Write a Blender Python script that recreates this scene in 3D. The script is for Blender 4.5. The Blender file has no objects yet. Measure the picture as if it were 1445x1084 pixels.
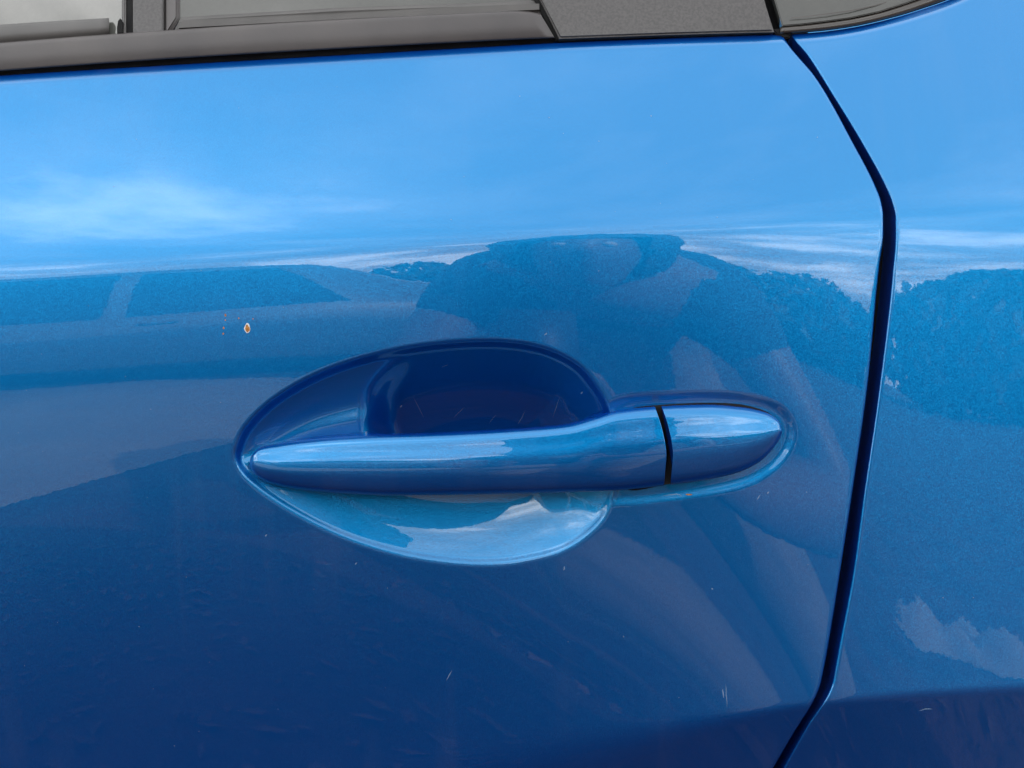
import bpy, bmesh, math, random
import numpy as np
from mathutils import Vector
random.seed(7); rng = np.random.default_rng(7)
R = math.radians
SC = bpy.context.scene; C = SC.collection

# ---------------------------------------------------------------- camera, sky, sun, exposure
D = 0.45; Z0 = 0.90; PX = 0.43 / 1445.0          # camera to door, lens height, metres per photo pixel on the door
cd = bpy.data.cameras.new("camera"); cam = bpy.data.objects.new("camera", cd); C.objects.link(cam)
cam.location = (0, -D, Z0); cam.rotation_euler = (R(90), 0, 0)
cd.sensor_width = 36; cd.lens = 36 * D / 0.43; cd.clip_start = 0.01; cd.clip_end = 2000
SC.camera = cam
SUN_EL = 32.0; SUN_AZ = 42.0                     # azimuth from +Y towards +X
SC.view_settings.view_transform = 'Standard'; SC.view_settings.look = 'None'
SC.view_settings.gamma = 1; SC.view_settings.exposure = 0.9
world = bpy.data.worlds.new("World"); SC.world = world; world.use_nodes = True
nt = world.node_tree; nt.nodes.clear()
def N(t, kind, **kw):
    n = t.nodes.new(kind)
    for k, v in kw.items(): setattr(n, k, v)
    return n
wo = N(nt, 'ShaderNodeOutputWorld'); bg = N(nt, 'ShaderNodeBackground')
sky = N(nt, 'ShaderNodeTexSky', sky_type='NISHITA', sun_disc=False)
sky.sun_elevation = R(SUN_EL); sky.sun_rotation = R(SUN_AZ); sky.air_density = 1.0; sky.dust_density = 2.0
bg.inputs['Strength'].default_value = 0.06
geo = N(nt, 'ShaderNodeTexCoord')
sep = N(nt, 'ShaderNodeSeparateXYZ'); nt.links.new(geo.outputs['Generated'], sep.inputs[0])
# clouds lie on a plane overhead: divide the direction by its height
zz = N(nt, 'ShaderNodeMath', operation='MAXIMUM'); nt.links.new(sep.outputs['Z'], zz.inputs[0]); zz.inputs[1].default_value = 0.0
za = N(nt, 'ShaderNodeMath', operation='ADD'); nt.links.new(zz.outputs[0], za.inputs[0]); za.inputs[1].default_value = 0.12
comb = N(nt, 'ShaderNodeCombineXYZ')
for i, ax in enumerate('XY'):
    dv = N(nt, 'ShaderNodeMath', operation='DIVIDE'); nt.links.new(sep.outputs[ax], dv.inputs[0]); nt.links.new(za.outputs[0], dv.inputs[1])
    nt.links.new(dv.outputs[0], comb.inputs[i])
comb.inputs[2].default_value = 6.2
ns = N(nt, 'ShaderNodeTexNoise'); ns.inputs['Scale'].default_value = 1.5; ns.inputs['Detail'].default_value = 7; ns.inputs['Roughness'].default_value = 0.55
ns.inputs['Distortion'].default_value = 0.15
nt.links.new(comb.outputs[0], ns.inputs['Vector'])
cr = N(nt, 'ShaderNodeValToRGB'); cr.color_ramp.elements[0].position = 0.46; cr.color_ramp.elements[0].color = (0.22, 0.22, 0.22, 1)
cr.color_ramp.elements[1].position = 0.77; cr.color_ramp.elements[1].color = (1, 1, 1, 1)
ce = cr.color_ramp.elements.new(0.61); ce.color = (0.36, 0.36, 0.36, 1)
hz = N(nt, 'ShaderNodeMapRange'); nt.links.new(zz.outputs[0], hz.inputs[0]); hz.inputs[1].default_value = 0.0; hz.inputs[2].default_value = 0.55; hz.inputs[3].default_value = 0.17; hz.inputs[4].default_value = 0.0
ad = N(nt, 'ShaderNodeMath', operation='ADD'); nt.links.new(ns.outputs['Fac'], ad.inputs[0]); nt.links.new(hz.outputs[0], ad.inputs[1])   # cloud banks close up towards the horizon
nt.links.new(ad.outputs[0], cr.inputs[0])
mx = N(nt, 'ShaderNodeMix', data_type='RGBA'); nt.links.new(cr.outputs[0], mx.inputs['Factor'])
nt.links.new(sky.outputs[0], mx.inputs['A']); mx.inputs['B'].default_value = (72.0, 72.0, 71.5, 1)
nt.links.new(mx.outputs['Result'], bg.inputs['Color']); nt.links.new(bg.outputs[0], wo.inputs[0])
sl = bpy.data.lights.new("sun", 'SUN'); sl.energy = 5.0; sl.angle = R(0.5); sl.color = (1, 0.95, 0.87)
so = bpy.data.objects.new("sun", sl); C.objects.link(so)
sd = Vector((math.sin(R(SUN_AZ)) * math.cos(R(SUN_EL)), math.cos(R(SUN_AZ)) * math.cos(R(SUN_EL)), math.sin(R(SUN_EL))))
so.rotation_euler = sd.to_track_quat('Z', 'Y').to_euler(); so.location = (3, 4, 6)

# ---------------------------------------------------------------- helpers
def pt(px, py, Y):
    k = (D + Y) / D
    return np.stack([(px - 722.5) * PX * k, np.asarray(Y) + 0 * px, Z0 + (542 - py) * PX * k], -1)

def pchip(xk, yk):
    xk = np.asarray(xk, float); yk = np.asarray(yk, float)
    h = np.diff(xk); dl = np.diff(yk) / h; m = np.zeros_like(yk)
    for i in range(1, len(xk) - 1):
        if dl[i-1] * dl[i] > 0:
            w1 = 2*h[i] + h[i-1]; w2 = h[i] + 2*h[i-1]; m[i] = (w1 + w2) / (w1/dl[i-1] + w2/dl[i])
    m[0] = dl[0]; m[-1] = dl[-1]
    def f(x):
        x = np.asarray(x, float); i = np.clip(np.searchsorted(xk, x) - 1, 0, len(h) - 1)
        t = np.clip((x - xk[i]) / h[i], -3, 4); lo = x < xk[0]; hi = x > xk[-1]
        a = (1 + 2*t) * (1-t)**2 * yk[i] + t*(1-t)**2 * h[i]*m[i] + t*t*(3-2*t) * yk[i+1] + t*t*(t-1) * h[i]*m[i+1]
        a = np.where(lo, yk[0] + (x - xk[0]) * m[0], a); return np.where(hi, yk[-1] + (x - xk[-1]) * m[-1], a)
    return f
def ss(x, a=0.0, b=1.0):
    t = np.clip((np.asarray(x, float) - a) / (b - a), 0, 1); return t*t*(3 - 2*t)
def sss(x, a=0.0, b=1.0):
    t = np.clip((np.asarray(x, float) - a) / (b - a), 0, 1); return t**3 * (t*(6*t - 15) + 10)
def closed_spline(pts, n=10):
    p = np.array(pts, float); out = []
    for i in range(len(p)):
        a, b, c, d = p[i-1], p[i], p[(i+1) % len(p)], p[(i+2) % len(p)]
        for t in np.arange(n) / n:
            out.append(0.5*((2*b) + (c-a)*t + (2*a-5*b+4*c-d)*t*t + (3*b-a-3*c+d)*t**3))
    return np.array(out)
def sdf(poly, x, y):                              # positive inside, in photo pixels
    a = poly; b = np.roll(poly, -1, 0); res = np.empty(len(x)); 
    for s in range(0, len(x), 20000):
        X = x[s:s+20000, None]; Yv = y[s:s+20000, None]
        e = b - a; wx = X - a[:, 0]; wy = Yv - a[:, 1]
        t = np.clip((wx*e[:, 0] + wy*e[:, 1]) / (e**2).sum(1), 0, 1)
        d = np.sqrt(((wx - e[:, 0]*t)**2 + (wy - e[:, 1]*t)**2).min(1))
        cr_ = ((a[:, 1] > Yv) != (b[:, 1] > Yv)) & (X < (b[:, 0]-a[:, 0]) * (Yv - a[:, 1]) / (b[:, 1]-a[:, 1] + 1e-12) + a[:, 0])
        res[s:s+20000] = np.where(cr_.sum(1) % 2 == 1, d, -d)
    return res
def link(name, me, mat=None, parent=None, smooth=True):
    o = bpy.data.objects.new(name, me); C.objects.link(o)
    if mat: me.materials.append(mat)
    if smooth: me.polygons.foreach_set('use_smooth', [True] * len(me.polygons))
    if parent: o.parent = parent
    return o
def mesh_obj(name, v, f, mat=None, parent=None, smooth=True):
    me = bpy.data.meshes.new(name); me.from_pydata([tuple(map(float, p)) for p in v], [], f); me.update()
    return link(name, me, mat, parent, smooth)
def grid_faces(nr, nc, wrap=False, flip=False):
    f = []
    for i in range(nr - 1):
        for j in range(nc if wrap else nc - 1):
            a, b = i*nc + j, i*nc + (j+1) % nc
            q = (a, b, b + nc, a + nc); f.append(q[::-1] if flip else q)
    return f
def bm_obj(name, bm, mat=None, parent=None, smooth=True):
    me = bpy.data.meshes.new(name); bm.to_mesh(me); bm.free(); return link(name, me, mat, parent, smooth)
def tag(o, label, cat, group=None):
    o['label'] = label; o['category'] = cat
    if group: o['group'] = group
    return o
def empty(name, loc=(0, 0, 0)):
    o = bpy.data.objects.new(name, None); C.objects.link(o); o.location = loc; return o

# ---------------------------------------------------------------- materials
def pmat(name, col, rough=0.5, metal=0.0, **kw):
    m = bpy.data.materials.new(name); m.use_nodes = True; b = m.node_tree.nodes['Principled BSDF']
    b.inputs['Base Color'].default_value = (*col, 1); b.inputs['Roughness'].default_value = rough; b.inputs['Metallic'].default_value = metal
    for k, v in kw.items(): b.inputs[k.replace('_', ' ')].default_value = v
    return m
def noise_mat(name, c1, c2, scale, rough=0.6, bump=0.0, bscale=None, lo=0.35, hi=0.65, rough2=None, detail=5):
    m = pmat(name, c1, rough); t = m.node_tree; b = t.nodes['Principled BSDF']
    tc = N(t, 'ShaderNodeTexCoord'); n = N(t, 'ShaderNodeTexNoise'); n.inputs['Scale'].default_value = scale; n.inputs['Detail'].default_value = detail
    t.links.new(tc.outputs['Object'], n.inputs['Vector'])
    r = N(t, 'ShaderNodeValToRGB'); r.color_ramp.elements[0].position = lo; r.color_ramp.elements[1].position = hi
    r.color_ramp.elements[0].color = (*c1, 1); r.color_ramp.elements[1].color = (*c2, 1)
    t.links.new(n.outputs['Fac'], r.inputs[0]); t.links.new(r.outputs[0], b.inputs['Base Color'])
    if rough2 is not None:
        mr = N(t, 'ShaderNodeMapRange'); t.links.new(n.outputs['Fac'], mr.inputs[0]); mr.inputs[1].default_value = lo; mr.inputs[2].default_value = hi
        mr.inputs[3].default_value = rough; mr.inputs[4].default_value = rough2; t.links.new(mr.outputs[0], b.inputs['Roughness'])
    if bump:
        n2 = N(t, 'ShaderNodeTexNoise'); n2.inputs['Scale'].default_value = bscale or scale; n2.inputs['Detail'].default_value = 3
        t.links.new(tc.outputs['Object'], n2.inputs['Vector'])
        bp = N(t, 'ShaderNodeBump'); bp.inputs['Distance'].default_value = bump; t.links.new(n2.outputs['Fac'], bp.inputs['Height'])
        t.links.new(bp.outputs[0], b.inputs['Normal'])
    return m
def perturb(t, coord, tex, out, amount):          # normal + amount * (texture colour - 0.5)
    g = N(t, 'ShaderNodeNewGeometry'); s = N(t, 'ShaderNodeVectorMath', operation='SUBTRACT'); s.inputs[1].default_value = (0.5, 0.5, 0.5)
    t.links.new(coord, tex.inputs['Vector']); t.links.new(tex.outputs[out], s.inputs[0])
    k = N(t, 'ShaderNodeVectorMath', operation='SCALE'); k.inputs['Scale'].default_value = amount; t.links.new(s.outputs[0], k.inputs[0])
    a = N(t, 'ShaderNodeVectorMath', operation='ADD'); t.links.new(g.outputs['Normal'], a.inputs[0]); t.links.new(k.outputs[0], a.inputs[1])
    nn = N(t, 'ShaderNodeVectorMath', operation='NORMALIZE'); t.links.new(a.outputs[0], nn.inputs[0]); return nn.outputs[0]
def car_paint(name, col, pigment, dust=True):
    m = pmat(name, col, 0.40, 1.0); t = m.node_tree; b = t.nodes['Principled BSDF']
    tc = N(t, 'ShaderNodeTexCoord')
    v = N(t, 'ShaderNodeTexVoronoi'); v.inputs['Scale'].default_value = 3200
    t.links.new(perturb(t, tc.outputs['Object'], v, 'Color', 0.15), b.inputs['Normal'])
    n = N(t, 'ShaderNodeTexNoise'); n.inputs['Scale'].default_value = 420; n.inputs['Detail'].default_value = 1.5
    t.links.new(perturb(t, tc.outputs['Object'], n, 'Color', 0.005), b.inputs['Coat Normal'])
    b.inputs['Coat Weight'].default_value = 1.0; b.inputs['Coat Roughness'].default_value = 0.015; b.inputs['Coat IOR'].default_value = 1.62
    body = b.outputs[0]
    pg = N(t, 'ShaderNodeBsdfDiffuse'); pg.inputs[0].default_value = (*pigment, 1)       # navy pigment between the flakes
    mp_ = N(t, 'ShaderNodeMixShader'); mp_.inputs[0].default_value = 0.3; t.links.new(b.outputs[0], mp_.inputs[1]); t.links.new(pg.outputs[0], mp_.inputs[2]); body = mp_.outputs[0]
    t.links.new(body, t.nodes['Material Output'].inputs[0])
    if dust:                                       # thin road film: run marks that follow the rain downwards
        mp = N(t, 'ShaderNodeMapping'); mp.inputs['Scale'].default_value = (70, 20, 3); t.links.new(tc.outputs['Object'], mp.inputs[0])
        d1 = N(t, 'ShaderNodeTexNoise'); d1.inputs['Scale'].default_value = 1; d1.inputs['Detail'].default_value = 4; t.links.new(mp.outputs[0], d1.inputs['Vector'])
        d2 = N(t, 'ShaderNodeTexNoise'); d2.inputs['Scale'].default_value = 9; d2.inputs['Detail'].default_value = 6; t.links.new(tc.outputs['Object'], d2.inputs['Vector'])
        mu = N(t, 'ShaderNodeMath', operation='MULTIPLY'); t.links.new(d1.outputs['Fac'], mu.inputs[0]); t.links.new(d2.outputs['Fac'], mu.inputs[1])
        mr = N(t, 'ShaderNodeMapRange'); t.links.new(mu.outputs[0], mr.inputs[0]); mr.inputs[1].default_value = 0.29; mr.inputs[2].default_value = 0.42
        mr.inputs[3].default_value = 0.0; mr.inputs[4].default_value = 0.013
        df = N(t, 'ShaderNodeBsdfDiffuse'); df.inputs[0].default_value = (0.42, 0.40, 0.36, 1)
        ms = N(t, 'ShaderNodeMixShader'); t.links.new(mr.outputs[0], ms.inputs[0]); t.links.new(body, ms.inputs[1]); t.links.new(df.outputs[0], ms.inputs[2])
        t.links.new(ms.outputs[0], t.nodes['Material Output'].inputs[0])
    return m
M_PAINT = car_paint("blue_metallic_paint", (0.004, 0.20, 0.395), (0.0005, 0.026, 0.32))
M_TRIM = noise_mat("weathered_black_plastic", (0.042, 0.038, 0.039), (0.064, 0.057, 0.055), 22, 0.42, 0.00003, 900)
M_GRAIN = noise_mat("grained_black_plastic", (0.042, 0.040, 0.040), (0.064, 0.061, 0.060), 900, 0.5, 0.0001, 1100)
M_RUB = noise_mat("black_rubber", (0.005, 0.005, 0.006), (0.012, 0.012, 0.012), 60, 0.8)
M_RUB.node_tree.nodes['Principled BSDF'].inputs['Specular IOR Level'].default_value = 0.2
M_SEAL = noise_mat("dusty_rubber", (0.07, 0.068, 0.066), (0.09, 0.087, 0.084), 45, 0.55, 0.00004, 500)
M_GLOSS = pmat("gloss_black_trim", (0.035, 0.03, 0.026), 0.22)
M_RUST = noise_mat("rust", (0.42, 0.18, 0.04), (0.20, 0.08, 0.02), 900, 0.85)
M_CHIP = pmat("primer_grey", (0.6, 0.62, 0.62), 0.7)
M_SCR = pmat("scratched_clearcoat", (0.12, 0.22, 0.36), 0.5)
def glass_mat(name, dust, ior):
    m = noise_mat(name, (0.015, 0.018, 0.017), (0.02, 0.022, 0.02), 20, 0.03); t = m.node_tree; b = t.nodes['Principled BSDF']
    b.inputs['IOR'].default_value = ior
    tc = N(t, 'ShaderNodeTexCoord'); n = N(t, 'ShaderNodeTexNoise'); n.inputs['Scale'].default_value = 260; n.inputs['Detail'].default_value = 8; n.inputs['Roughness'].default_value = .75
    t.links.new(tc.outputs['Object'], n.inputs['Vector'])
    mr = N(t, 'ShaderNodeMapRange'); t.links.new(n.outputs['Fac'], mr.inputs[0]); mr.inputs[1].default_value = .3; mr.inputs[2].default_value = .75
    mr.inputs[3].default_value = dust * .85; mr.inputs[4].default_value = dust * 1.2
    df = N(t, 'ShaderNodeBsdfDiffuse'); df.inputs[0].default_value = (0.40, 0.40, 0.36, 1)
    ms = N(t, 'ShaderNodeMixShader'); t.links.new(mr.outputs[0], ms.inputs[0]); t.links.new(b.outputs[0], ms.inputs[1]); t.links.new(df.outputs[0], ms.inputs[2])
    t.links.new(ms.outputs[0], t.nodes['Material Output'].inputs[0]); return m
M_GLASS = glass_mat("tinted_window_glass", 0.20, 1.75); M_QGLASS = glass_mat("quarter_window_glass", 0.09, 1.6)

# ---------------------------------------------------------------- the car's side surface: tilt of the normal in degrees, integrated into depth
Yc = pchip([-900, 0, 300, 620, 840, 1245, 1445, 2400], [430, 385, 368, 346, 333, 316, 309, 290])     # upper crease
Yl = pchip([-900, 640, 700, 860, 1000, 1170, 1300, 1445, 2400], [1420, 1092, 1072, 1036, 1011, 987, 976, 968, 930])
COLS = np.array([-900, 0, 420, 800, 1200, 1445, 2400.])
TILT = [  # (pixels below the crease, tilt)
    ([-500, -285, -130, -60, -24, -4, 14, 75, 155, 305, 465, 700, 1200, 2000], [32, 29, 23, 18, 13, 7.5, 2.4, -1.2, -6, -10.5, -14, -18, -16, -4]),
    ([-500, -285, -130, -60, -24, -4, 14, 75, 155, 305, 465, 700, 1200, 2000], [32, 29, 23, 18, 13, 7.5, 2.4, -1.2, -6, -10.5, -14, -18, -16, -4]),
    ([-500, -285, -130, -60, -22, -4, 10, 65, 130, 305, 465, 700, 1200, 2000], [32, 28, 22, 18, 13, 7, 2, -1.5, -5, -10, -13, -16, -14, -4]),
    ([-500, -275, -130, -50, -16, -2, 8, 90, 250, 450, 700, 1200, 2000], [31, 27, 22, 18, 14, 7, 1.5, -2.5, -6, -8.5, -10, -8, -4]),
    ([-500, -270, -130, -50, -14, 2, 14, 85, 250, 450, 660, 1200, 2000], [30, 25, 20, 16, 12, 8, 5, 0, -.5, 0, 1, 0, -2]),
    ([-500, -270, -130, -50, -20, 2, 24, 90, 250, 450, 660, 1200, 2000], [30, 24, 19, 15, 12, 9, 6, 0, 0.5, 1.5, 3, 1, -2]),
    ([-500, -270, -130, -50, -20, 2, 24, 90, 250, 450, 660, 1200, 2000], [30, 24, 19, 15, 12, 9, 6, 0, 0.5, 1.5, 3, 1, -2])]
FT = [pchip(a, b) for a, b in TILT]
gx = np.arange(-1000, 2501, 8.0); gy = np.arange(-420, 2501, 1.0)
def tilt(px, py):
    q = py - Yc(px); T = np.stack([f(q) for f in FT], 0)
    h = np.diff(COLS); i = np.clip(np.searchsorted(COLS, px) - 1, 0, len(h) - 1); t = (px - COLS[i]) / h[i]
    take = lambda k: np.take_along_axis(T, np.clip(k, 0, len(COLS)-1)[None], 0)[0]
    p0, p1, p2, p3 = take(i-1), take(i), take(i+1), take(i+2)
    # finite-difference tangents on the uneven columns
    def slope(k):
        lo = np.clip(k-1, 0, len(COLS)-1); hi = np.clip(k+1, 0, len(COLS)-1); return (take(hi) - take(lo)) / (COLS[hi] - COLS[lo])
    m1, m2 = slope(i) * h[i], slope(i+1) * h[i]
    v = (1+2*t)*(1-t)**2*p1 + t*(1-t)**2*m1 + t*t*(3-2*t)*p2 + t*t*(t-1)*m2
    wl = 12 + 170 * ss(1150 - px, 0, 800)
    drop = np.where(px > -900, 25 * (1 - ss(600 - px, 0, 500)), 0)
    return v - drop * ss((py - Yl(px)) / wl, -0.35, 1.0)
GX, GY = np.meshgrid(gx, gy, indexing='ij')
T = tilt(GX.ravel(), GY.ravel()).reshape(GX.shape)
I = np.cumsum(-np.tan(np.radians(T)) * PX, 1)
yc = Yc(gx)
I0 = np.array([np.interp(yc[k] + 60, gy, I[k]) for k in range(len(gx))])
FTAB = I - I0[:, None] + (((gx - 760) * PX)**2 / (2 * 2.6))[:, None]
def surf(px, py):                                  # bicubic look-up of the depth
    px = np.asarray(px, float); py = np.asarray(py, float)
    def w(t): return [((-t+2)*t-1)*t/2, ((3*t-5)*t*t+2)/2, ((-3*t+4)*t+1)*t/2, ((t-1)*t*t)/2]
    u = np.clip((px - gx[0]) / 8, 1, len(gx) - 3.001); v = np.clip(py - gy[0], 1, len(gy) - 3.001)
    iu, iv = u.astype(int), v.astype(int); wu, wv = w(u - iu), w(v - iv); r = 0
    for a in range(4):
        for b in range(4): r = r + wu[a] * wv[b] * FTAB[iu + a - 1, iv + b - 1]
    return r

CUP = closed_spline([(333, 652), (336, 625), (352, 596), (390, 561), (450, 527), (520, 503), (600, 487), (690, 481), (760, 489), (812, 512), (842, 545), (860, 580),
                     (872, 640), (866, 698), (848, 738), (800, 775), (740, 792), (685, 797), (620, 793), (550, 780), (480, 757), (410, 722), (355, 684)])
POCKET = closed_spline([(526, 600), (520, 560), (532, 522), (570, 500), (630, 487), (690, 482), (758, 490), (810, 513), (840, 546), (858, 582), (869, 640), (862, 700),
                        (842, 738), (795, 773), (735, 790), (680, 794), (610, 788), (545, 768), (500, 735), (500, 680)])
FOOT = closed_spline([(345, 650), (380, 622), (430, 597), (480, 582), (522, 576), (536, 590), (536, 640), (480, 665), (400, 668), (360, 662)])
CAPZ = closed_spline([(855, 600), (880, 572), (950, 566), (1010, 565), (1060, 570), (1095, 582), (1110, 604), (1104, 632), (1080, 658), (1040, 677), (960, 692), (880, 700), (858, 690)])
def relief(px, py):
    d = np.zeros_like(px)
    m = (px > 300) & (px < 1150) & (py > 440) & (py < 840)
    if not m.any(): return d
    x, y = px[m], py[m]
    a = sdf(CUP, x, y); p = sdf(POCKET, x, y); f = sdf(FOOT, x, y); c = sdf(CAPZ, x, y)
    up = 1 - ss(y, 600, 690)                       # upper half of the cup
    low = sss(y, 616, 694)
    left = ss(610 - x, 0, 80)
    ap = np.maximum(a, 0)
    Uc = ss(a, -4, 11) * 0.0036 + 0.0080 * (1 - (1 - np.clip(a / 105, 0, 1))**2)
    xl = 524 + 26 * ss(560 - y, 0, 60) + 10 * ss(y, 590, 640)
    Uc = Uc + 0.0225 * np.sin(np.clip(a / 150, 0, 1) * math.pi / 2) * sss(x - xl, -22, 42)
    Lc = 0.0006 * ss(a, -4, 8) + (0.55 * ap - 0.0017 * ap**2) * PX * ss(a, -4, 10)
    bowl = Uc * (1 - low) + Lc * low; rim = 0
    foot = -0.0018 * sss(f, -12, 24) * ss(a, 0, 10) * ss(560 - x, 0, 60)
    moat = 0.0011 * ss(c, -15, 1) * (1 - ss(a, -6, 4))
    d[m] = rim + bowl + foot + moat
    return d

# ---------------------------------------------------------------- outlines
GL = pchip([20, 55, 112, 200, 262, 283, 305, 330, 372, 537, 700, 817, 920, 951, 968, 983, 1036, 1084, 1250, 1500, 2400],
           [1090, 1107, 1153, 1203, 1235, 1243, 1246.5, 1246.5, 1241, 1225, 1202, 1184, 1167, 1161, 1157, 1151, 1119, 1091, 1000, 930, 880])
GR = pchip([20, 52, 80, 132, 215, 266, 287, 308, 332, 385, 571, 700, 809, 910, 943, 962, 979, 1024, 1084, 1250, 1500, 2400],
           [1105, 1118, 1140, 1173, 1223, 1250, 1258.5, 1263, 1263, 1259, 1237, 1218, 1203, 1184, 1178, 1174.5, 1168, 1139, 1105, 1014, 945, 895])
BELT = pchip([-1000, -400, 0, 300, 500, 700, 800, 950, 1120], [215, 140, 107, 88.5, 77, 65.5, 60, 54, 48])
QTOP = pchip([1080, 1112, 1160, 1200, 1260, 1300, 1340, 1400, 1500, 1700, 2500], [52, 49, 45, 39.5, 26, 14, 0, -28, -90, -250, -380])
def axis(segs):
    out = []
    for a, b, st in segs: out += list(np.arange(a, b, st))
    out.append(segs[-1][1]); return np.array(out, float)
def edge_drop(d, r):                               # rolled hem: depth gained within r pixels of an edge
    t = np.clip(1 - d / r, 0, 1); return r * PX * (1 - np.sqrt(np.maximum(1 - t*t, 0)))
edge = np.array([0, .25, .6, 1.1, 1.8, 2.7, 3.8, 5.2, 7, 9.5])

car = empty("blue_car", (0, 0.9, 0))
tag(car, "blue metallic car seen close at its rear side door", "car")
cinv = Vector((0, -0.9, 0))
def P(px, py, Y): v = pt(px, py, Y); v[..., 1] -= 0.9; return v       # in the car's own frame

# ---- door skin
xi = axis([(-980, -60, 18), (-60, 300, 4), (300, 1130, 2.3), (1130, 1238, 3)]); xi = np.concatenate([xi[:-1], 1250 - edge[::-1]])
yi = axis([(95, 470, 2.6), (470, 815, 2.1), (815, 1110, 3), (1110, 2300, 22)]); yi = np.concatenate([85 + edge, yi[1:]])
XX, YY = np.meshgrid(xi, yi)
px, py = XX.copy(), YY.copy()
for _ in range(6):
    px = XX + (GL(py) - 1250) * np.where(XX > 1238, 1, np.clip((XX - 250) / 988, 0, 1) ** 1.5)
    py = YY + (BELT(px) - 85) * (1 - ss(YY, 95, 420))
dg = (1250 - XX); db = (YY - 85)
Y = surf(px, py) + relief(px.ravel(), py.ravel()).reshape(px.shape) + edge_drop(dg, 4.5)
Y += 0.0032 * (1 - ss(db, 0, 15)) ** 2 + edge_drop(db, 3)
V = P(px, py, Y)
nr, nc = px.shape
# return flanges along the rear edge and the top
fl = V[:, -1:].copy(); fl[..., 1] += 0.016; V2 = np.concatenate([V, fl], 1); nc2 = nc + 1
ft = V2[:1].copy(); ft[..., 1] += 0.010; V2 = np.concatenate([ft, V2], 0)
door = mesh_obj("rear_door", V2.reshape(-1, 3), grid_faces(nr + 1, nc2), M_PAINT, car)

# ---- quarter panel
xq = np.concatenate([edge, axis([(12, 420, 3.2), (420, 1200, 24)])]); yq = np.concatenate([49 + edge, axis([(61, 420, 3), (420, 1110, 3.4), (1110, 2300, 24)])])
XX, YY = np.meshgrid(xq, yq); px, py = XX + 1200, YY.copy()
for _ in range(8):
    px = XX + GR(py); py = YY + (QTOP(px) - 49) * (1 - ss(YY, 61, 420))
Y = surf(px, py) + edge_drop(XX, 5.5) + edge_drop(YY - 49, 3) + 0.0030 * (1 - ss(YY - 49, 0, 16)) ** 2
V = P(px, py, Y); nr, nc = px.shape
fl = V[:, :1].copy(); fl[..., 1] += 0.018; V2 = np.concatenate([fl, V], 1)
ft = V2[:1].copy(); ft[..., 1] += 0.010; V2 = np.concatenate([ft, V2], 0)
quarter = mesh_obj("quarter_panel", V2.reshape(-1, 3), grid_faces(nr + 1, nc + 1), M_PAINT, car)

# ---- dark rubber behind the gap
ys = axis([(-140, 1120, 12), (1120, 2300, 40)]); ym = np.maximum(ys, 40)
mid = np.where(ys > 45, (GL(ys) + GR(ys)) / 2, 1102 - (45 - ys) * 0.42)
rows = []
for k, off in enumerate([-34, -12, -4, 4, 12, 34]):
    rows.append(P(mid + off, ys, surf(mid, ym) + 0.0165 + [0.004, 0.001, -.0015, -.0015, .001, .004][k]))
mesh_obj("door_seal", np.stack(rows, 1).reshape(-1, 3), grid_faces(len(ys), 6), M_RUB, car)

# ---------------------------------------------------------------- door handle
HT = pchip([352, 353.5, 357, 366, 385, 420, 470, 530, 600, 720, 800, 838, 870, 930, 1000, 1050, 1080, 1095, 1102, 1104],
           [653, 646, 640, 632, 627, 621.5, 616.5, 613, 611, 605, 598, 588, 579, 573, 570.5, 574, 581, 590, 600, 608])
HB = pchip([352, 353.5, 357, 366, 385, 420, 470, 550, 700, 860, 950, 1000, 1040, 1070, 1090, 1100, 1104],
           [655, 661, 667, 675, 684, 691, 696, 699.5, 697.5, 693, 684, 677, 668, 654, 635, 620, 610])
PROT = pchip([352, 358, 370, 395, 440, 520, 650, 800, 900, 950, 1000, 1050, 1080, 1097, 1104],
             [-1.0, 1.6, 3.8, 6.6, 9.4, 11.8, 13.0, 12.2, 11, 10.2, 8.8, 6.6, 4.6, 2.4, 0.4])     # mm proud of the door
SECv = np.array([0, .004, .012, .030, .065, .12, .28, .37, .46, .55, .64, .73, .82, .90, .95, .98, .995, 1.0])
SECd = np.array([0, .28, .50, .66, .77, .85, .92, .97, 1.0, .998, .975, .92, .84, .745, .62, .46, .25, 0.])
tt = np.linspace(0, 1, 44); cum = np.concatenate([[0], np.cumsum(np.hypot(np.diff(SECv)*1.7, np.diff(SECd)))]); cum /= cum[-1]
sv, sdp = pchip(cum, SECv)(tt), pchip(cum, SECd)(tt)
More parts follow.
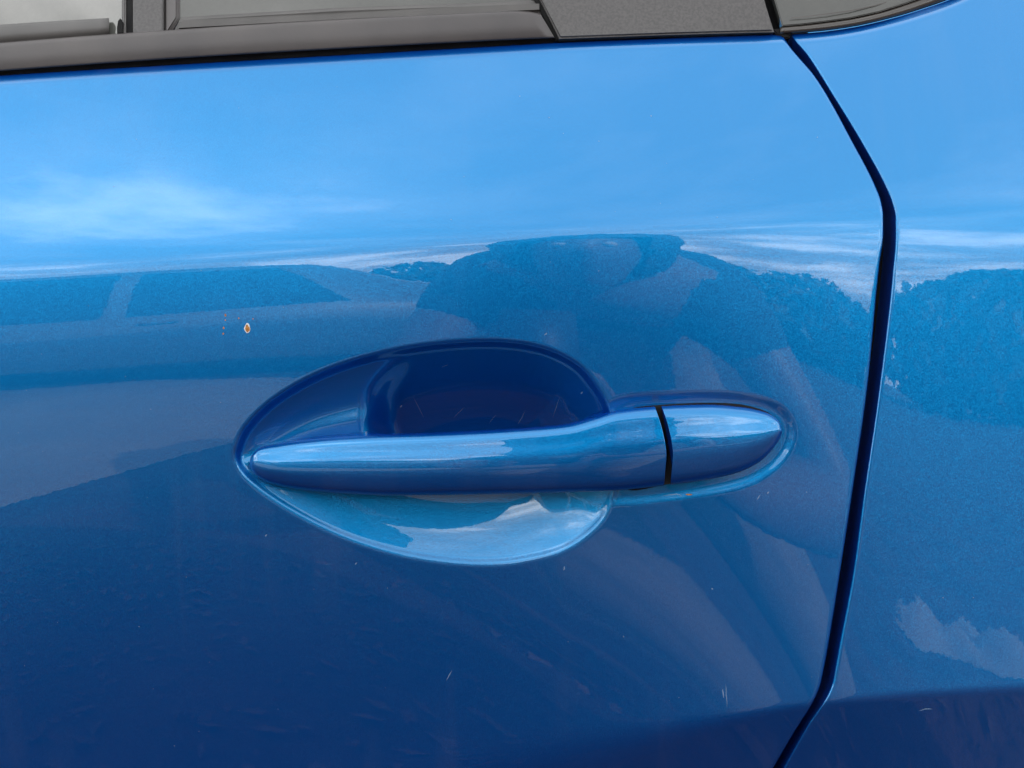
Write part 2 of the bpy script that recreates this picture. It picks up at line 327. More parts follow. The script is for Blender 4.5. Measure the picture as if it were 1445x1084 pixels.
def handle_piece(name, s0, s1, bow0, bow1, n, parent, close0, close1):
    s = (1 - np.cos(np.linspace(0, math.pi, n))) / 2
    base = s0 + (s1 - s0) * s
    vv = sv * 2 - 1
    rows = []
    for k in range(n):
        b = (1 - s[k]) * 0 
        x = base[k] + bow0(vv) * (1 - s[k]) ** 8 + bow1(vv) * s[k] ** 8
        yt, yb = HT(x), HB(x); pr = PROT(x) * 1e-3
        sh = 0
        if close1 and k >= n - 4: sh = [0.0008, 0.0003, 0.0001, 0][n - 1 - k]
        if close0 and k < 4: sh = [0.0008, 0.0003, 0.0001, 0][k]
        base_s = surf(x, (yt + yb) / 2)
        thick = np.minimum(0.012, 0.012 * np.clip(pr / 0.008 + .25, .2, 1))
        yv = yt + (yb - yt) * sv
        Yf = base_s - pr + (1 - sdp) * thick + sh
        foot = np.maximum(1 - ss(x, 505, 540), ss(x, 820, 850))
        ext = 0.0015 + 0.017 * foot
        row = np.concatenate([P(x[:1], yv[:1] - 9 * foot[:1] * ss(x[:1], 360, 430), Yf[:1] + ext[:1]), P(x, yv, Yf), P(x[-1:], yv[-1:] - 2, Yf[-1:] + ext[-1:])], 0)
        rows.append(row)
    A = np.array(rows); m = A.shape[1]; f = grid_faces(n, m, wrap=True, flip=True)
    f.append(tuple(range(m))[::1]); f.append(tuple((n-1)*m + j for j in range(m))[::-1])
    return mesh_obj(name, A.reshape(-1, 3), f, M_PAINT, parent)
zero = lambda v: 0 * v
bow = lambda v: 6 - 13 * np.clip(-v - .1, 0, 1) ** 1.6 - 4 * np.clip(v, 0, 1) ** 2
def bowL(v): return 10 - 17 * np.clip(.35 - v, 0, 2) ** 1.7 / 1.35 ** 1.7 - 5 * np.clip(v - .2, 0, 1)
grip = handle_piece("door_handle", 352.3, 931, zero, bowL, 170, door, False, True)
cap = handle_piece("handle_end_cap", 940, 1103.6, bowL, zero, 70, door, True, False)
# black gasket plate in the joint and round the fixed end
g = closed_spline([(875, 640), (877, 590), (890, 577), (930, 571.5), (1000, 568.5), (1050, 571.5), (1085, 583), (1098, 600), (1096, 622), (1076, 648), (1036, 666), (950, 682), (882, 690)])
def plate(name, poly, Yfun, thick, mat, parent, smooth=False):
    n = len(poly); yv = Yfun(poly[:, 0], poly[:, 1])
    a = P(poly[:, 0], poly[:, 1], yv); b = a.copy(); b[:, 1] += thick
    f = [tuple(range(n))] + [(i, (i+1) % n + 0, (i+1) % n + n, i + n) for i in range(n)] + [tuple(range(n, 2*n))[::-1]]
    o = mesh_obj(name, np.concatenate([a, b]), f, mat, parent, smooth)
    bm = bmesh.new(); bm.from_mesh(o.data); bmesh.ops.recalc_face_normals(bm, faces=bm.faces); bm.to_mesh(o.data); bm.free(); return o
plate("handle_gasket", g, lambda x, y: surf(x, y) + 0.0006, 0.003, M_RUB, door)
lk = np.array([(934.5, 580), (948, 582), (955, 640), (950, 682), (936, 684), (944, 640)])
plate("joint_filler", lk, lambda x, y: surf(x, 0*x+630) - 0.004, 0.006, M_RUB, door)

# ---------------------------------------------------------------- window trim along the belt line
def band(name, xs, top, bot, prof, Y0, mat, parent, caps=True):
    """sweep a (v, mm) profile between two outlines; v = 0 at the top edge, 1 at the bottom edge"""
    v = np.array([p[0] for p in prof]); d = np.array([p[1] for p in prof]) * 1e-3
    A = np.array([P(x + 0*v, top(x) + (bot(x) - top(x)) * v, Y0(x) + d) for x in xs]); m = len(v)
    f = grid_faces(len(xs), m, flip=True)
    if caps: f += [tuple(range(m)), tuple((len(xs)-1)*m + j for j in range(m))[::-1]]
    o = mesh_obj(name, A.reshape(-1, 3), f, mat, parent)
    bm = bmesh.new(); bm.from_mesh(o.data); bmesh.ops.recalc_face_normals(bm, faces=bm.faces); bm.to_mesh(o.data); bm.free()
    return o
Yb = lambda x: float(surf(x, BELT(x)))
MT = pchip([-1000, -400, 0, 230, 480, 700, 800], [180, 98, 60.5, 43, 27.5, 16.5, 12]); MB = pchip([-1000, -400, 0, 230, 400, 700, 800], [206, 133, 100.5, 84, 73.5, 57.5, 53])
prof = [(0.0, 9), (0, 2.2), (.015, 1.2), (.045, .5), (.09, .15), (.16, 0), (.5, -.25), (.8, 0), (.86, .25), (.93, .35), (.97, .6), (.995, 1.2), (1.0, 2.2), (1.0, 9)]
xs_ = list(np.arange(-980, 750, 18))
mt2 = lambda x: float(MT(x)); 
# slanted rear end of the moulding
def bandslant(name, x0, x1, slant, top, bot, prof, Y0, mat, parent, n=90, round_top=0):
    v = np.array([p[0] for p in prof]); d = np.array([p[1] for p in prof]) * 1e-3; A = []
    for s in np.linspace(0, 1, n):
        x = x0 + (x1 - x0) * s + slant * v * s ** 6
        yt = top(x) + round_top * max(0, (s - .975) / .025) ** 2
        A.append(P(x, yt + (bot(x) - yt) * v, np.array([Y0(k) for k in x]) + d))
    A = np.array(A); m = len(v); f = grid_faces(n, m) + [tuple(range(m)), tuple((n-1)*m + j for j in range(m))]
    o = mesh_obj(name, A.reshape(-1, 3), f, mat, parent)
    bm = bmesh.new(); bm.from_mesh(o.data); bmesh.ops.recalc_face_normals(bm, faces=bm.faces); bm.to_mesh(o.data); bm.free(); return o
bandslant("belt_moulding", -980, 762, 21, MT, MB, prof, lambda x: Yb(x) + 0.0010, M_TRIM, door, 110, 5)
# black strip standing in for the undercut shade below the moulding
band("undercut_shade_strip", np.arange(-980, 1094, 24), lambda x: float(MB(x)) - 8 if x < 790 else float(BELT(x)) - 14, lambda x: float(BELT(x)) + 1.0, [(0, 2), (.5, 2), (.9, 2.4), (1, 4)], lambda x: Yb(x) + 0.0032, M_RUB, door)
# run channel strip below the moving glass
ST = pchip([-400, 0, 170], [74, 35, 24.5]); SB = pchip([-400, 0, 170], [104, 63, 49])
band("glass_wiper_strip", np.arange(-980, 168, 14), lambda x: float(ST(x)), lambda x: float(SB(x)), [(0, 5), (.04, 3.6), (.12, 3.1), (.5, 2.7), (.78, 3.0), (.85, 3.8), (1, 4.2)], lambda x: Yb(x) + 0.001, M_SEAL, door)
def slab(name, pts, y0, thick, mat, parent, bev=0.0006):
    p = np.array(pts, float); a = P(p[:, 0], p[:, 1], np.array([Yb(min(x, 1100)) for x in p[:, 0]]) + y0 + (p[:, 1] < 0) * (-p[:, 1]) * PX * .35)
    n = len(p); b = a.copy(); b[:, 1] += thick
    bm = bmesh.new(); va = [bm.verts.new(q) for q in a]; vb = [bm.verts.new(q) for q in b]
    fr = bm.faces.new(va); bm.faces.new(vb[::-1])
    for i in range(n): bm.faces.new((va[i], vb[i], vb[(i+1) % n], va[(i+1) % n]))
    bmesh.ops.recalc_face_normals(bm, faces=bm.faces)
    if bev:
        es = [e for e in bm.edges if all(v in va for v in e.verts)]
        bmesh.ops.bevel(bm, geom=es, offset=bev, segments=3, affect='EDGES', clamp_overlap=True)
    o = bm_obj(name, bm, mat, parent); 
    o.data.set_sharp_from_angle(angle=R(50)); return o
slab("door_glass", [(-980, -140), (172, -140), (172, 52), (-400, 110), (-980, 170)], 0.0062, 0.004, M_GLASS, door, 0)
slab("glass_run_channel", [(176, -140), (188, -140), (188, 50), (176, 50)], 0.0048, 0.006, M_RUB, door, 0.0004)
slab("channel_lip", [(170, -140), (177, -140), (177, 50), (172, 50)], 0.0034, 0.006, M_SEAL, door, 0.0006)
slab("strip_end_hole", [(165, 40), (166.5, 30), (169.5, 26), (172.5, 31), (173, 46), (165, 47)], 0.0026, 0.002, M_RUB, door, 0)
slab("division_pillar", [(187, -140), (230, -140), (230, 49), (187, 51)], 0.0026, 0.006, M_GRAIN, door, 0.0005)
slab("pillar_chamfer", [(230, -140), (252, -140), (252, 24), (238, 49), (230, 49)], 0.0042, 0.006, M_TRIM, door, 0.0016)
slab("fixed_glass_seal", [(240, 47), (254, 22), (480, 8.5), (640, 3), (768, -2), (768, 20), (500, 33)], 0.0036, 0.006, M_SEAL, door, 0.0022)
slab("fixed_glass", [(248, -140), (775, -140), (775, 12), (500, 16), (252, 32)], 0.0058, 0.004, M_QGLASS, door, 0)
slab("sash_cover", [(757, -12), (722, -140), (1044, -140), (1079, 0), (1093, 44.5), (940, 48.5), (789.5, 54)], 0.0005, 0.010, M_GRAIN, door, 0.0009)
slab("sash_seal", [(748, -12), (718, -140), (735, -140), (764, -12), (792, 56), (784, 57)], 0.0035, 0.006, M_RUB, door, 0.0004)
# quarter window of the body
qx = [1104, 1130, 1160, 1200, 1240, 1275, 1300, 1340, 1400, 1480]
qlow = pchip([1098, 1130, 1160, 1200, 1240, 1275, 1300, 1340, 1400, 1500], [37, 34.5, 31, 25.5, 17, 6, -3, -19, -50, -115])
def Yq(x): return float(surf(max(x, 1112), QTOP(max(x, 1112))))
def qslab(name, pts, y0, thick, mat, bev):
    p = np.array(pts, float); yy = np.array([Yq(min(x, 1300)) for x in p[:, 0]]) + y0 + np.maximum(20 - p[:, 1], 0) * PX * .30
    a = P(p[:, 0], p[:, 1], yy); n = len(p); b = a.copy(); b[:, 1] += thick
    bm = bmesh.new(); va = [bm.verts.new(q) for q in a]; vb = [bm.verts.new(q) for q in b]
    bm.faces.new(va); bm.faces.new(vb[::-1])
    for i in range(n): bm.faces.new((va[i], vb[i], vb[(i+1) % n], va[(i+1) % n]))
    bmesh.ops.recalc_face_normals(bm, faces=bm.faces)
    if bev: bmesh.ops.bevel(bm, geom=[e for e in bm.edges if all(v in va for v in e.verts)], offset=bev, segments=3, affect='EDGES', clamp_overlap=True)
    o = bm_obj(name, bm, mat, qwin); o.data.set_sharp_from_angle(angle=R(50)); return o
qwin = None
qwin = qslab("quarter_window", [(1093, 0)] + [(x, float(qlow(x))) for x in qx] + [(1480, -140), (1060, -140)], 0.0012, 0.004, M_QGLASS, 0.0004); qwin.parent = car
# etched border line on the glass
A = []
for x in [1116, 1140, 1170, 1200, 1235, 1270, 1300, 1340]:
    for o_ in (-11.0, -9.6): A.append(P(np.array(float(x)), np.array(float(qlow(x)) + o_), np.array(Yq(min(x, 1300)) + 0.00105 + max(20 - float(qlow(x)) - o_, 0) * PX * .30)))
mesh_obj("glass_border_line", np.array(A), [(2*i, 2*i+1, 2*i+3, 2*i+2) for i in range(7)], M_GLOSS, qwin)
band("quarter_window_trim", np.arange(1101, 1500, 7), lambda x: float(qlow(x)) + 1.5, lambda x: float(QTOP(x)) - 1.0, [(0, 4), (0, 1.4), (.12, .6), (.3, .1), (.5, 0), (.72, .2), (.9, .9), (1, 2), (1, 5)],
     lambda x: Yq(min(x, 1300)) + 0.0008 + max(20 - float(qlow(x)), 0) * PX * .28, M_GLOSS, qwin)
slab("corner_seal", [(1090, 41), (1102, 40), (1112, 48), (1116, 53), (1106, 55), (1096, 49)], 0.0022, 0.006, M_RUB, door, 0.0006)

# ---------------------------------------------------------------- chips and scratches in the paint
def blob(name, cx, cy, rx, ry, mat, lift, parent=door, n=14):
    a = np.linspace(0, 2*math.pi, n, endpoint=False); r = 1 + 0.13 * rng.standard_normal(n)
    x = cx + rx * r * np.cos(a); y = cy + ry * r * np.sin(a)
    x = np.append(x, cx); y = np.append(y, cy)
    Yv = surf(x, y) + relief(x, y) - lift * 1e-3; Yv[-1] -= lift * .4e-3
    return mesh_obj(name, P(x, y, Yv), [(i, (i+1) % n, n) for i in range(n)], mat, parent, False)
blob("chipped_primer", 349, 463.5, 4.1, 7.2, M_CHIP, 0.05); blob("rust_chip", 349, 464, 3.5, 6.0, M_RUST, 0.11)
for (x, y, a, b) in [(318, 445, 1.4, 2.2), (315.5, 463, 1.2, 1.8), (315, 471, 1.1, 1.3), (337, 449, .9, 1.2), (357, 450, .8, 1.1), (972, 698, 5, 1.0), (318, 452, .8, 1)]:
    blob("rust_chip", x, y, a, b, M_RUST, 0.08, n=9)
vs, fs = [], []
def scratch(pts, w):
    p = np.array(pts, float); k = len(vs)
    q = [p[0]]
    for a, b in zip(p[:-1], p[1:]):
        for t in np.linspace(0, 1, 5)[1:]: q.append(a + (b - a) * t + rng.normal(0, .25, 2))
    q = np.array(q); tg = np.gradient(q, axis=0); nn = np.stack([-tg[:, 1], tg[:, 0]], 1); nn /= np.linalg.norm(nn, axis=1)[:, None] + 1e-9
    ww = w * np.sin(np.linspace(.15, math.pi - .15, len(q)))[:, None]
    for sgn in (-1, 1):
        e = q + nn * ww * sgn; Yv = surf(e[:, 0], e[:, 1]) + relief(e[:, 0], e[:, 1]) - 0.00006
        vs.extend(P(e[:, 0], e[:, 1], Yv)); 
    n = len(q); fs.extend([(k+i, k+i+1, k+n+i+1, k+n+i) for i in range(n-1)])
for s in [([(583, 560), (598, 590)], .22), ([(623, 519), (633, 514)], .22), ([(768, 473), (772, 470)], .7), ([(565, 575), (567, 572)], .9), ([(1020, 972), (1021, 985)], .8), ([(1024, 965), (1026, 998)], .5),
          ([(1297, 1003), (1308, 1000), (1316, 1001)], .7), ([(1068, 706), (1073, 698)], .6), ([(1083, 697), (1085, 694)], .9), ([(630, 960), (638, 946)], .6), ([(820, 556), (822, 553)], 1),
          ([(935, 700), (955, 697), (962, 700)], .6), ([(795, 805), (797, 799)], .9), ([(501, 797), (504, 794)], .7), ([(640, 590), (655, 575)], .22), ([(690, 598), (700, 585)], .22), ([(780, 590), (790, 560)], .22), ([(730, 600), (742, 580)], .22),
          ([(374, 757), (377, 754)], .8), ([(1004, 830), (1006, 832)], 1), ([(918, 163), (919.5, 164)], .9), ([(1153, 193), (1154.5, 194)], .9), ([(733, 135), (734, 136.5)], .8), ([(1330, 843), (1331.5, 844)], .9), ([(1373, 843), (1374, 844)], .9)]:
    scratch(*s)
for k in range(70):                                # fine specks of dust and stone marks
    x, y = rng.uniform(20, 1150), rng.uniform(120, 1060)
    if x > float(GL(np.array(y))) - 14 or (CUP[:, 0].min() - 12 < x < 1120 and 470 < y < 810): continue
    a, l = rng.uniform(0, 6.28), rng.uniform(.5, 1.8)
    scratch([(x, y), (x + l * math.cos(a), y + l * math.sin(a))], rng.uniform(.3, .75))
o = mesh_obj("scratch_mark", np.array(vs), fs, M_SCR, door, False); o['kind'] = 'stuff'

# ---------------------------------------------------------------- the rest of the car behind that side, and other cars
def hull(name, roof, x0, x1, ys, mat, parent, n=60, glass=False):
    """loft along x; roof: height of the top line at x, ys: [(height fraction, inset)] per side, total width W"""
    W, belt, prof = ys; A = []
    for x in np.linspace(x0, x1, n):
        top = float(roof(x)); end = min(x - x0, x1 - x); e = 0.22 * (1 - min(1, end / .5)) ** 2
        pts = []
        for z, ins in prof:
            zz = z if z <= belt else belt + (z - belt) / (1.5 - belt) * max(top - belt, 0.0)
            zz = min(zz, top); pts.append((ins + e, zz))
        row = [(x, p[0], p[1]) for p in pts] + [(x, W - p[0], p[1]) for p in pts[::-1]]
        A.append(row)
    A = np.array(A); m = A.shape[1]; f = grid_faces(n, m, wrap=True) + [tuple(range(m)), tuple((n-1)*m + j for j in range(m))]
    o = mesh_obj(name, A.reshape(-1, 3), f, mat, parent)
    bm = bmesh.new(); bm.from_mesh(o.data); bmesh.ops.remove_doubles(bm, verts=bm.verts, dist=1e-5); bmesh.ops.recalc_face_normals(bm, faces=bm.faces); bm.to_mesh(o.data); bm.free()
    o.data.set_sharp_from_angle(angle=R(40)); return o
M_TYRE = pmat("tyre_rubber", (0.02, 0.02, 0.02), .8); M_RIM = pmat("alloy", (0.55, 0.55, 0.56), .3, .9)
M_LAMP = pmat("lamp_lens", (0.5, 0.5, 0.5), .1); M_DARKGL = pmat("dark_car_glass", (0.012, 0.014, 0.015), .04)
def lathe(name, prof, mat, parent, loc, n=28):
    A = np.array([[(r*math.cos(a), y, r*math.sin(a)) for a in np.linspace(0, 2*math.pi, n, endpoint=False)] for y, r in prof])
    m = n; f = grid_faces(len(prof), m, wrap=True) + [tuple(range(m)), tuple((len(prof)-1)*m + j for j in range(m))]
    o = mesh_obj(name, A.reshape(-1, 3), f, mat, parent); o.location = loc; o.data.set_sharp_from_angle(angle=R(40)); return o
def wheel(parent, x, y, side):
    w = lathe("wheel", [(-.09, .22), (-.1, .29), (-.06, .315), (.06, .315), (.1, .29), (.09, .22)], M_TYRE, parent, (x, y, .315))
    lathe("rim", [(side*.085, .215), (side*.093, .2), (side*.07, .19), (side*.06, .06), (side*.085, .05)], M_RIM, w, (0, 0, 0))
roofM = pchip([-2.95, -2.8, -2.0, -1.75, -1.05, -.4, .4, .85, 1.15, 1.25], [.72, .85, .98, 1.03, 1.42, 1.5, 1.5, 1.42, 1.08, 1.0])
hull("body_shell", roofM, -2.95, 1.25, (1.70, 1.02, [(.22, .16), (.36, .10), (.7, .085), (.95, .10), (1.02, .13), (1.4, .27), (1.48, .34), (1.5, .45)]), M_PAINT, car).location = (0, -0.9, 0)
for x in (-2.2, .62):
    wheel(car, x, -0.9 + .14, -1); wheel(car, x, -0.9 + 1.58, 1)

def parked(loc, rz, paint, label):
    t = empty("parked_car", loc); t.rotation_euler.z = rz; tag(t, label, "car")
    rf = pchip([-2.1, -2.0, -1.2, -1.0, -.35, .3, 1.2, 1.75, 2.05, 2.1], [.65, .82, .95, 1.0, 1.42, 1.5, 1.48, 1.36, 1.0, .9])
    hull("body", rf, -2.1, 2.1, (1.70, .80, [(.22, .14), (.36, .05), (.55, .0), (.72, .02), (.80, .05), (1.4, .24), (1.48, .31), (1.5, .42)]), paint, t).location = (0, -.85, 0)
    def side(y):
        def q(x, z):
            ins = .05 + .19 * min(1, max(0, (z - .80)) / .60) - .006
            return (x, y * (.85 - ins), z)
        for pts in ([(-.66, .84), (-.28, 1.34), (.33, 1.39), (.33, .84)], [(.43, .84), (.43, 1.39), (1.02, 1.37), (1.05, .84)], [(1.15, .86), (1.13, 1.35), (1.50, 1.30), (1.68, .92)]):
            f = mesh_obj("side_window", [q(*p) for p in pts] + [(a, b * .97, c) for a, b, c in (q(*p) for p in pts)], [(0, 1, 2, 3), (7, 6, 5, 4), (0, 4, 5, 1), (1, 5, 6, 2), (2, 6, 7, 3), (3, 7, 4, 0)], M_DARKGL, t, False)
        for x in (.18, .92):
            bm = bmesh.new(); bmesh.ops.create_cube(bm, size=1); bmesh.ops.scale(bm, vec=(.18, .03, .03), verts=bm.verts); bmesh.ops.bevel(bm, geom=bm.edges[:], offset=.008, segments=2, affect='EDGES')
            bmesh.ops.translate(bm, vec=(x, y * .835, .73), verts=bm.verts); bm_obj("handle", bm, paint, t)
    side(1); side(-1)
    for x in (-1.35, 1.3):
        wheel(t, x, .74, 1); wheel(t, x, -.74, -1)
    for y in (-.55, .55):
        bm = bmesh.new(); bmesh.ops.create_uvsphere(bm, u_segments=14, v_segments=8, radius=1); bmesh.ops.scale(bm, vec=(.16, .2, .08), verts=bm.verts); bmesh.ops.translate(bm, vec=(-1.95, y, .70), verts=bm.verts); bm_obj("headlight", bm, M_LAMP, t)
    t.scale = (1.18, 1.18, 1.18); return t
M_WHITE = pmat("white_car_paint", (0.78, 0.78, 0.76), .35, 0, Coat_Weight=1.0); M_SILV = pmat("silver_car_paint", (0.11, 0.115, 0.12), .4, .3, Coat_Weight=1.0)
parked((-1.9, -4.6, 0), R(163), M_SILV, "silver grey parked wagon mirrored in the blue door, across the yard")

# ---------------------------------------------------------------- ground and trees mirrored in the paint
M_GROUND = noise_mat("dry_dirt_ground", (0.026, 0.013, 0.013), (0.075, 0.038, 0.037), 2.2, .95, .02, 30, .35, .7, detail=12)
gnd = mesh_obj("ground", [(-250, -250, 0), (250, -250, 0), (250, 250, 0), (-250, 250, 0)], [(0, 1, 2, 3)], M_GROUND, None, False); gnd['kind'] = 'structure'
M_LEAFG = noise_mat("tree_leaves", (0.025, 0.04, 0.018), (0.05, 0.065, 0.03), .8, .6)
n = 70000; ang = rng.uniform(math.pi, 2*math.pi, n)
clump = rng.uniform(math.pi*.98, math.pi*2.02, 150); ci = rng.integers(0, 150, n); ch = 3.6 + 5.2 * rng.beta(2, 3, 150); cr_ = rng.uniform(55, 75, 150)
u = rng.standard_normal((n, 3)); u /= np.linalg.norm(u, axis=1)[:, None]; u *= rng.uniform(.5, 1, n)[:, None] ** .4
w_ = rng.uniform(2.4, 4.6, 150)[ci]
cx = np.cos(clump[ci]) * cr_[ci] + u[:, 0] * w_; cy = np.sin(clump[ci]) * cr_[ci] + u[:, 1] * w_; cz = np.maximum(ch[ci] * .55 + u[:, 2] * ch[ci] * .52, .05)
cen = np.stack([cx, cy, cz], 1); a = rng.standard_normal((n, 3)); a /= np.linalg.norm(a, axis=1)[:, None]; b = np.cross(a, rng.standard_normal((n, 3))); b /= np.linalg.norm(b, axis=1)[:, None]
sz = rng.uniform(.45, .85, n)[:, None]; vv = np.stack([cen - a*sz, cen + b*sz*.6, cen + a*sz, cen - b*sz*.6], 1).reshape(-1, 3)
tr = mesh_obj("tree_line", vv, [(4*i, 4*i+1, 4*i+2, 4*i+3) for i in range(n)], M_LEAFG, None, False); tr['kind'] = 'stuff'
tag(tr, "dark green line of trees along the far edge of the yard", "trees")

# ---------------------------------------------------------------- the crouching photographer mirrored in the door
M_SHIRT = noise_mat("navy_shirt", (0.012, 0.016, 0.03), (0.02, 0.026, 0.045), 60, .85); M_TROUS = noise_mat("tan_trousers", (0.20, 0.18, 0.16), (0.28, 0.25, 0.225), 40, .9)
M_SKIN = pmat("skin", (0.17, 0.095, 0.065), .5, 0, Subsurface_Weight=.1); M_HAIR = noise_mat("brown_hair", (0.02, 0.013, 0.009), (0.05, 0.033, 0.02), 90, .6); M_PHONE = pmat("phone_black", (0.01, 0.01, 0.012), .5); M_SHOE = pmat("work_boot", (0.06, 0.045, 0.03), .7)
person = empty("person", (0.13, -0.95, 0)); tag(person, "person in navy shirt and tan trousers bending forward with a phone, mirrored in the door", "person")
def skin(name, verts, edges, radii, mat, parent, sub=2):
    me = bpy.data.meshes.new(name); me.from_pydata(verts, edges, []); o = link(name, me, mat, parent, False)
    md = o.modifiers.new("Skin", 'SKIN'); md.use_smooth_shade = True
    for i, r in enumerate(radii):
        r = (r, r) if not isinstance(r, tuple) else r; me.skin_vertices[0].data[i].radius = r; me.skin_vertices[0].data[i].use_root = (i == 0)
    s = o.modifiers.new("Sub", 'SUBSURF'); s.levels = sub; s.render_levels = sub; return o
bx, by = 0.13, -0.95
def L(x, y, z): return (x - bx, y - by, z)
hip = (.10, -1.06, .90)
torso = [L(*hip), L(.105, -.98, .97), L(.11, -.86, 1.00), L(.11, -.76, .99)]
bv = torso + [L(.10, -.71, 1.00), L(.09, -.69, 1.03)]
be = [(0, 1), (1, 2), (2, 3), (3, 4), (4, 5)]; br = [.13, .125, .14, .11, .058, .055]
for s in (-1, 1):
    k = len(bv); bv += [L(.11 + s*.17, -.77, .97), L(.11 + s*.24, -.70, .76), L(.06 + s*.10, -.54, .745), L(.03 + s*.075, -.51, .77)]; be += [(3, k), (k, k+1), (k+1, k+2), (k+2, k+3)]; br += [.060, .046, .034, .028]
    k = len(bv); bv += [L(.10 + s*.10, -1.05, .82), L(.10 + s*.12, -1.0, .48), L(.10 + s*.12, -1.06, .12), L(.10 + s*.12, -1.05, .06), L(.10 + s*.13, -.90, .035)]; be += [(0, k), (k, k+1), (k+1, k+2), (k+2, k+3), (k+3, k+4)]; br += [.10, .072, .05, .045, .038]
skin("body", bv, be, br, M_SKIN, person)
hv, he, hr = list(torso), [(0, 1), (1, 2), (2, 3)], [.138, .136, .152, .122]
for s in (-1, 1):
    k = len(hv); hv += [L(.11 + s*.17, -.77, .97), L(.11 + s*.215, -.73, .85)]; he += [(3, k), (k, k+1)]; hr += [.074, .064]
skin("shirt", hv, he, hr, M_SHIRT, person)
tv, te, trr = [L(.10, -1.07, .89)], [], [.145]
for s in (-1, 1):
    k = len(tv); tv += [L(.10 + s*.10, -1.05, .82), L(.10 + s*.115, -1.02, .64), L(.10 + s*.12, -1.0, .48), L(.10 + s*.12, -1.03, .28), L(.10 + s*.12, -1.06, .10)]; te += [(0, k), (k, k+1), (k+1, k+2), (k+2, k+3), (k+3, k+4)]; trr += [.115, .105, .088, .080, .072]
skin("trousers", tv, te, trr, M_TROUS, person)
for s in (-1, 1): skin("boot", [L(.10 + s*.12, -1.08, .06), L(.10 + s*.12, -1.03, .05), L(.10 + s*.13, -.90, .045), L(.10 + s*.13, -.83, .04)], [(0, 1), (1, 2), (2, 3)], [.055, .058, .05, .036], M_SHOE, person)
def head(cx, cy, cz):
    bm = bmesh.new(); bmesh.ops.create_uvsphere(bm, u_segments=32, v_segments=24, radius=1)
    for v in bm.verts:
        x, y, z = v.co; w = .076 * (1 - .18 * max(0, -z) ** 1.5); v.co = (x * w, y * .095 * (1 - .1*max(0, -z)), z * .115)
        f = max(0, y)
        v.co.y += .022 * math.exp(-((x/.16)**2 + ((z+.08)/.22)**2)) * f            # nose
        v.co.y -= .010 * (math.exp(-(((x-.38)/.16)**2 + ((z-.1)/.12)**2)) + math.exp(-(((x+.38)/.16)**2 + ((z-.1)/.12)**2))) * f   # eye sockets
        v.co.y += .006 * math.exp(-((x/.3)**2 + ((z+.45)/.08)**2)) * f             # lips
        v.co.y += .010 * math.exp(-((x/.3)**2 + ((z+.85)/.2)**2)) * f              # chin
    h = bm_obj("head", bm, M_SKIN, person); h.location = L(cx, cy, cz); h.rotation_euler = (R(-6), 0, R(4))
    for s in (-1, 1):
        bm = bmesh.new(); bmesh.ops.create_uvsphere(bm, u_segments=12, v_segments=8, radius=1); bmesh.ops.scale(bm, vec=(.010, .018, .030), verts=bm.verts); bmesh.ops.translate(bm, vec=(s*.076, -.005, .005), verts=bm.verts); bm_obj("ear", bm, M_SKIN, h)
        bm = bmesh.new(); bmesh.ops.create_uvsphere(bm, u_segments=12, v_segments=8, radius=.011); bmesh.ops.translate(bm, vec=(s*.029, .079, .012), verts=bm.verts); bm_obj("eye", bm, M_CHIP, h)
    bm = bmesh.new(); bmesh.ops.create_uvsphere(bm, u_segments=36, v_segments=26, radius=1)
    for v in bm.verts:
        x, y, z = v.co; k = 1 + .07 * math.sin(9*x + 4*z) * math.cos(8*y + 3*x) + random.uniform(-.03, .06)
        v.co = (x * .125 * k, y * .115 * k - .03, z * .128 * k + .03)
    bmesh.ops.delete(bm, geom=[v for v in bm.verts if v.co.y > .035 and abs(v.co.x) < .075 and v.co.z < .055 or v.co.z < -.07], context='VERTS'); bm_obj("hair", bm, M_HAIR, h)
head(.085, -.640, 1.055)
ph = bmesh.new(); bmesh.ops.create_cube(ph, size=1); bmesh.ops.scale(ph, vec=(.074, .008, .150), verts=ph.verts); bmesh.ops.bevel(ph, geom=ph.edges[:], offset=.0035, segments=3, affect='EDGES')
po = bm_obj("phone", ph, M_PHONE); po.location = (.022, -.462, .840); tag(po, "black phone held upright by the bending person", "phone")
for s in (-1, 1):
    wv = [L(.03 + s*.075, -.51, .77), L(.022 + s*.06, -.492, .785), L(.022 + s*.046, -.480, .80)]; we = [(0, 1), (1, 2)]; wr = [(.028, .02), (.03, .016), (.026, .014)]
    for j in range(4):
        k = len(wv); zo = .828 - j * .018; ln = [.9, 1, .95, .8][j]
        wv += [L(.022 + s*.046, -.476, zo - .004), L(.022 + s*.046, -.462, zo), L(.022 + s*.040, -.4515, zo + .002), L(.022 + s*(.040 - .016*ln), -.4500, zo + .003)]
        we += [(2, k), (k, k+1), (k+1, k+2), (k+2, k+3)]; wr += [.0095, .0088, .0082, .0075]
    k = len(wv); wv += [L(.022 + s*.040, -.482, .812), L(.022 + s*.026, -.477, .832), L(.022 + s*.014, -.4745, .846)]; we += [(1, k), (k, k+1), (k+1, k+2)]; wr += [.012, .010, .0085]
    skin("hand", wv, we, wr, M_SKIN, person, 1)

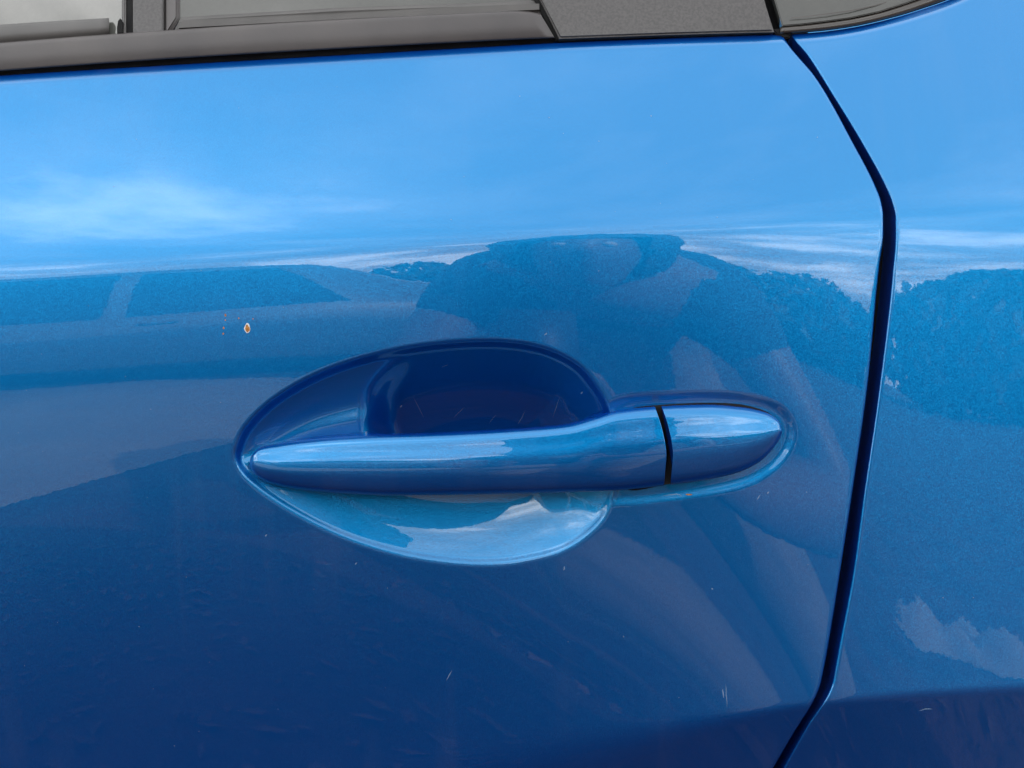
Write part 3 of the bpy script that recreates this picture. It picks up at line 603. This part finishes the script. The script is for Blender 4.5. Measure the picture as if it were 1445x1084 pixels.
# ---------------------------------------------------------------- litter on the ground, a pale crumpled sheet of plastic
M_LITTER = noise_mat("dead_leaves", (0.065, 0.038, 0.036), (0.13, 0.08, 0.07), 6, .9)
n = 8000; lx = rng.uniform(-3.2, 2.6, n); ly = -0.05 - 1.25 * rng.random(n) ** 1.1; th = rng.uniform(0, 6.28, n); l_ = .004 + .017 * rng.random(n) ** 2; tl = rng.uniform(-.4, .4, n)
cs, sn = np.cos(th), np.sin(th)
v = np.stack([np.stack([lx - cs*l_, ly - sn*l_, 0*lx + .006], 1), np.stack([lx + sn*l_*.4, ly - cs*l_*.4, .008 + .012*np.abs(tl)], 1), np.stack([lx + cs*l_, ly + sn*l_, .006 + .015*np.maximum(tl, 0)], 1), np.stack([lx - sn*l_*.4, ly + cs*l_*.4, 0*lx + .007], 1)], 1).reshape(-1, 3)
lt = mesh_obj("leaf_litter", v, [(4*i, 4*i+1, 4*i+2, 4*i+3) for i in range(n)], M_LITTER, None, False); lt['kind'] = 'stuff'
tag(lt, "dead leaves and bark scattered over the dirt beside the car", "leaves")
M_SHEET = pmat("pale_plastic", (0.26, 0.27, 0.28), .5)
A = []
for i in range(26):
    for j in range(18):
        x, y = i / 25 - .5, j / 17 - .5
        h = .10 + .09 * math.sin(9*x + 5*y) * math.cos(7*y - 3*x) + .05 * math.sin(23*x - 11*y) + random.uniform(-.004, .004)
        A.append((x * 1.7 + .04*math.sin(14*y), y * .5 + .09*math.sin(11*x), max(.006, h * .55 * (1 - (2*max(abs(x), abs(y)))**4) + .006)))
sh = mesh_obj("plastic_sheet", np.array(A), grid_faces(26, 18), M_SHEET, None); sh.location = (2.75, -4.6, 0); sh.rotation_euler.z = .5
tag(sh, "pale crumpled plastic sheet lying on the dirt across the yard", "sheet")

M_SUNLIT_GRAVEL = noise_mat("painted_sunlit_gravel", (0.24, 0.22, 0.205), (0.36, 0.335, 0.31), 3, .95, .008, 60, .1, .9, detail=8)  # sunlight on the gravel ground put into a paler colour
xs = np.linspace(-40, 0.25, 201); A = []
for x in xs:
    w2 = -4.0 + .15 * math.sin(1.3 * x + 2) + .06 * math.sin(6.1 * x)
    w1 = min(-1.05, -1.72 - 1.35 * (x + 1.3)) + .06 * math.sin(3.1 * x) + .03 * math.sin(9.7 * x + 1)  # near edge of the painted sunlit band, laid along the car's shadow line
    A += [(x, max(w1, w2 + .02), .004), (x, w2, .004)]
gp = mesh_obj("sunlit_gravel_band", np.array(A), [(2*i, 2*i+1, 2*i+3, 2*i+2) for i in range(200)], M_SUNLIT_GRAVEL, None, False); gp['kind'] = 'structure'
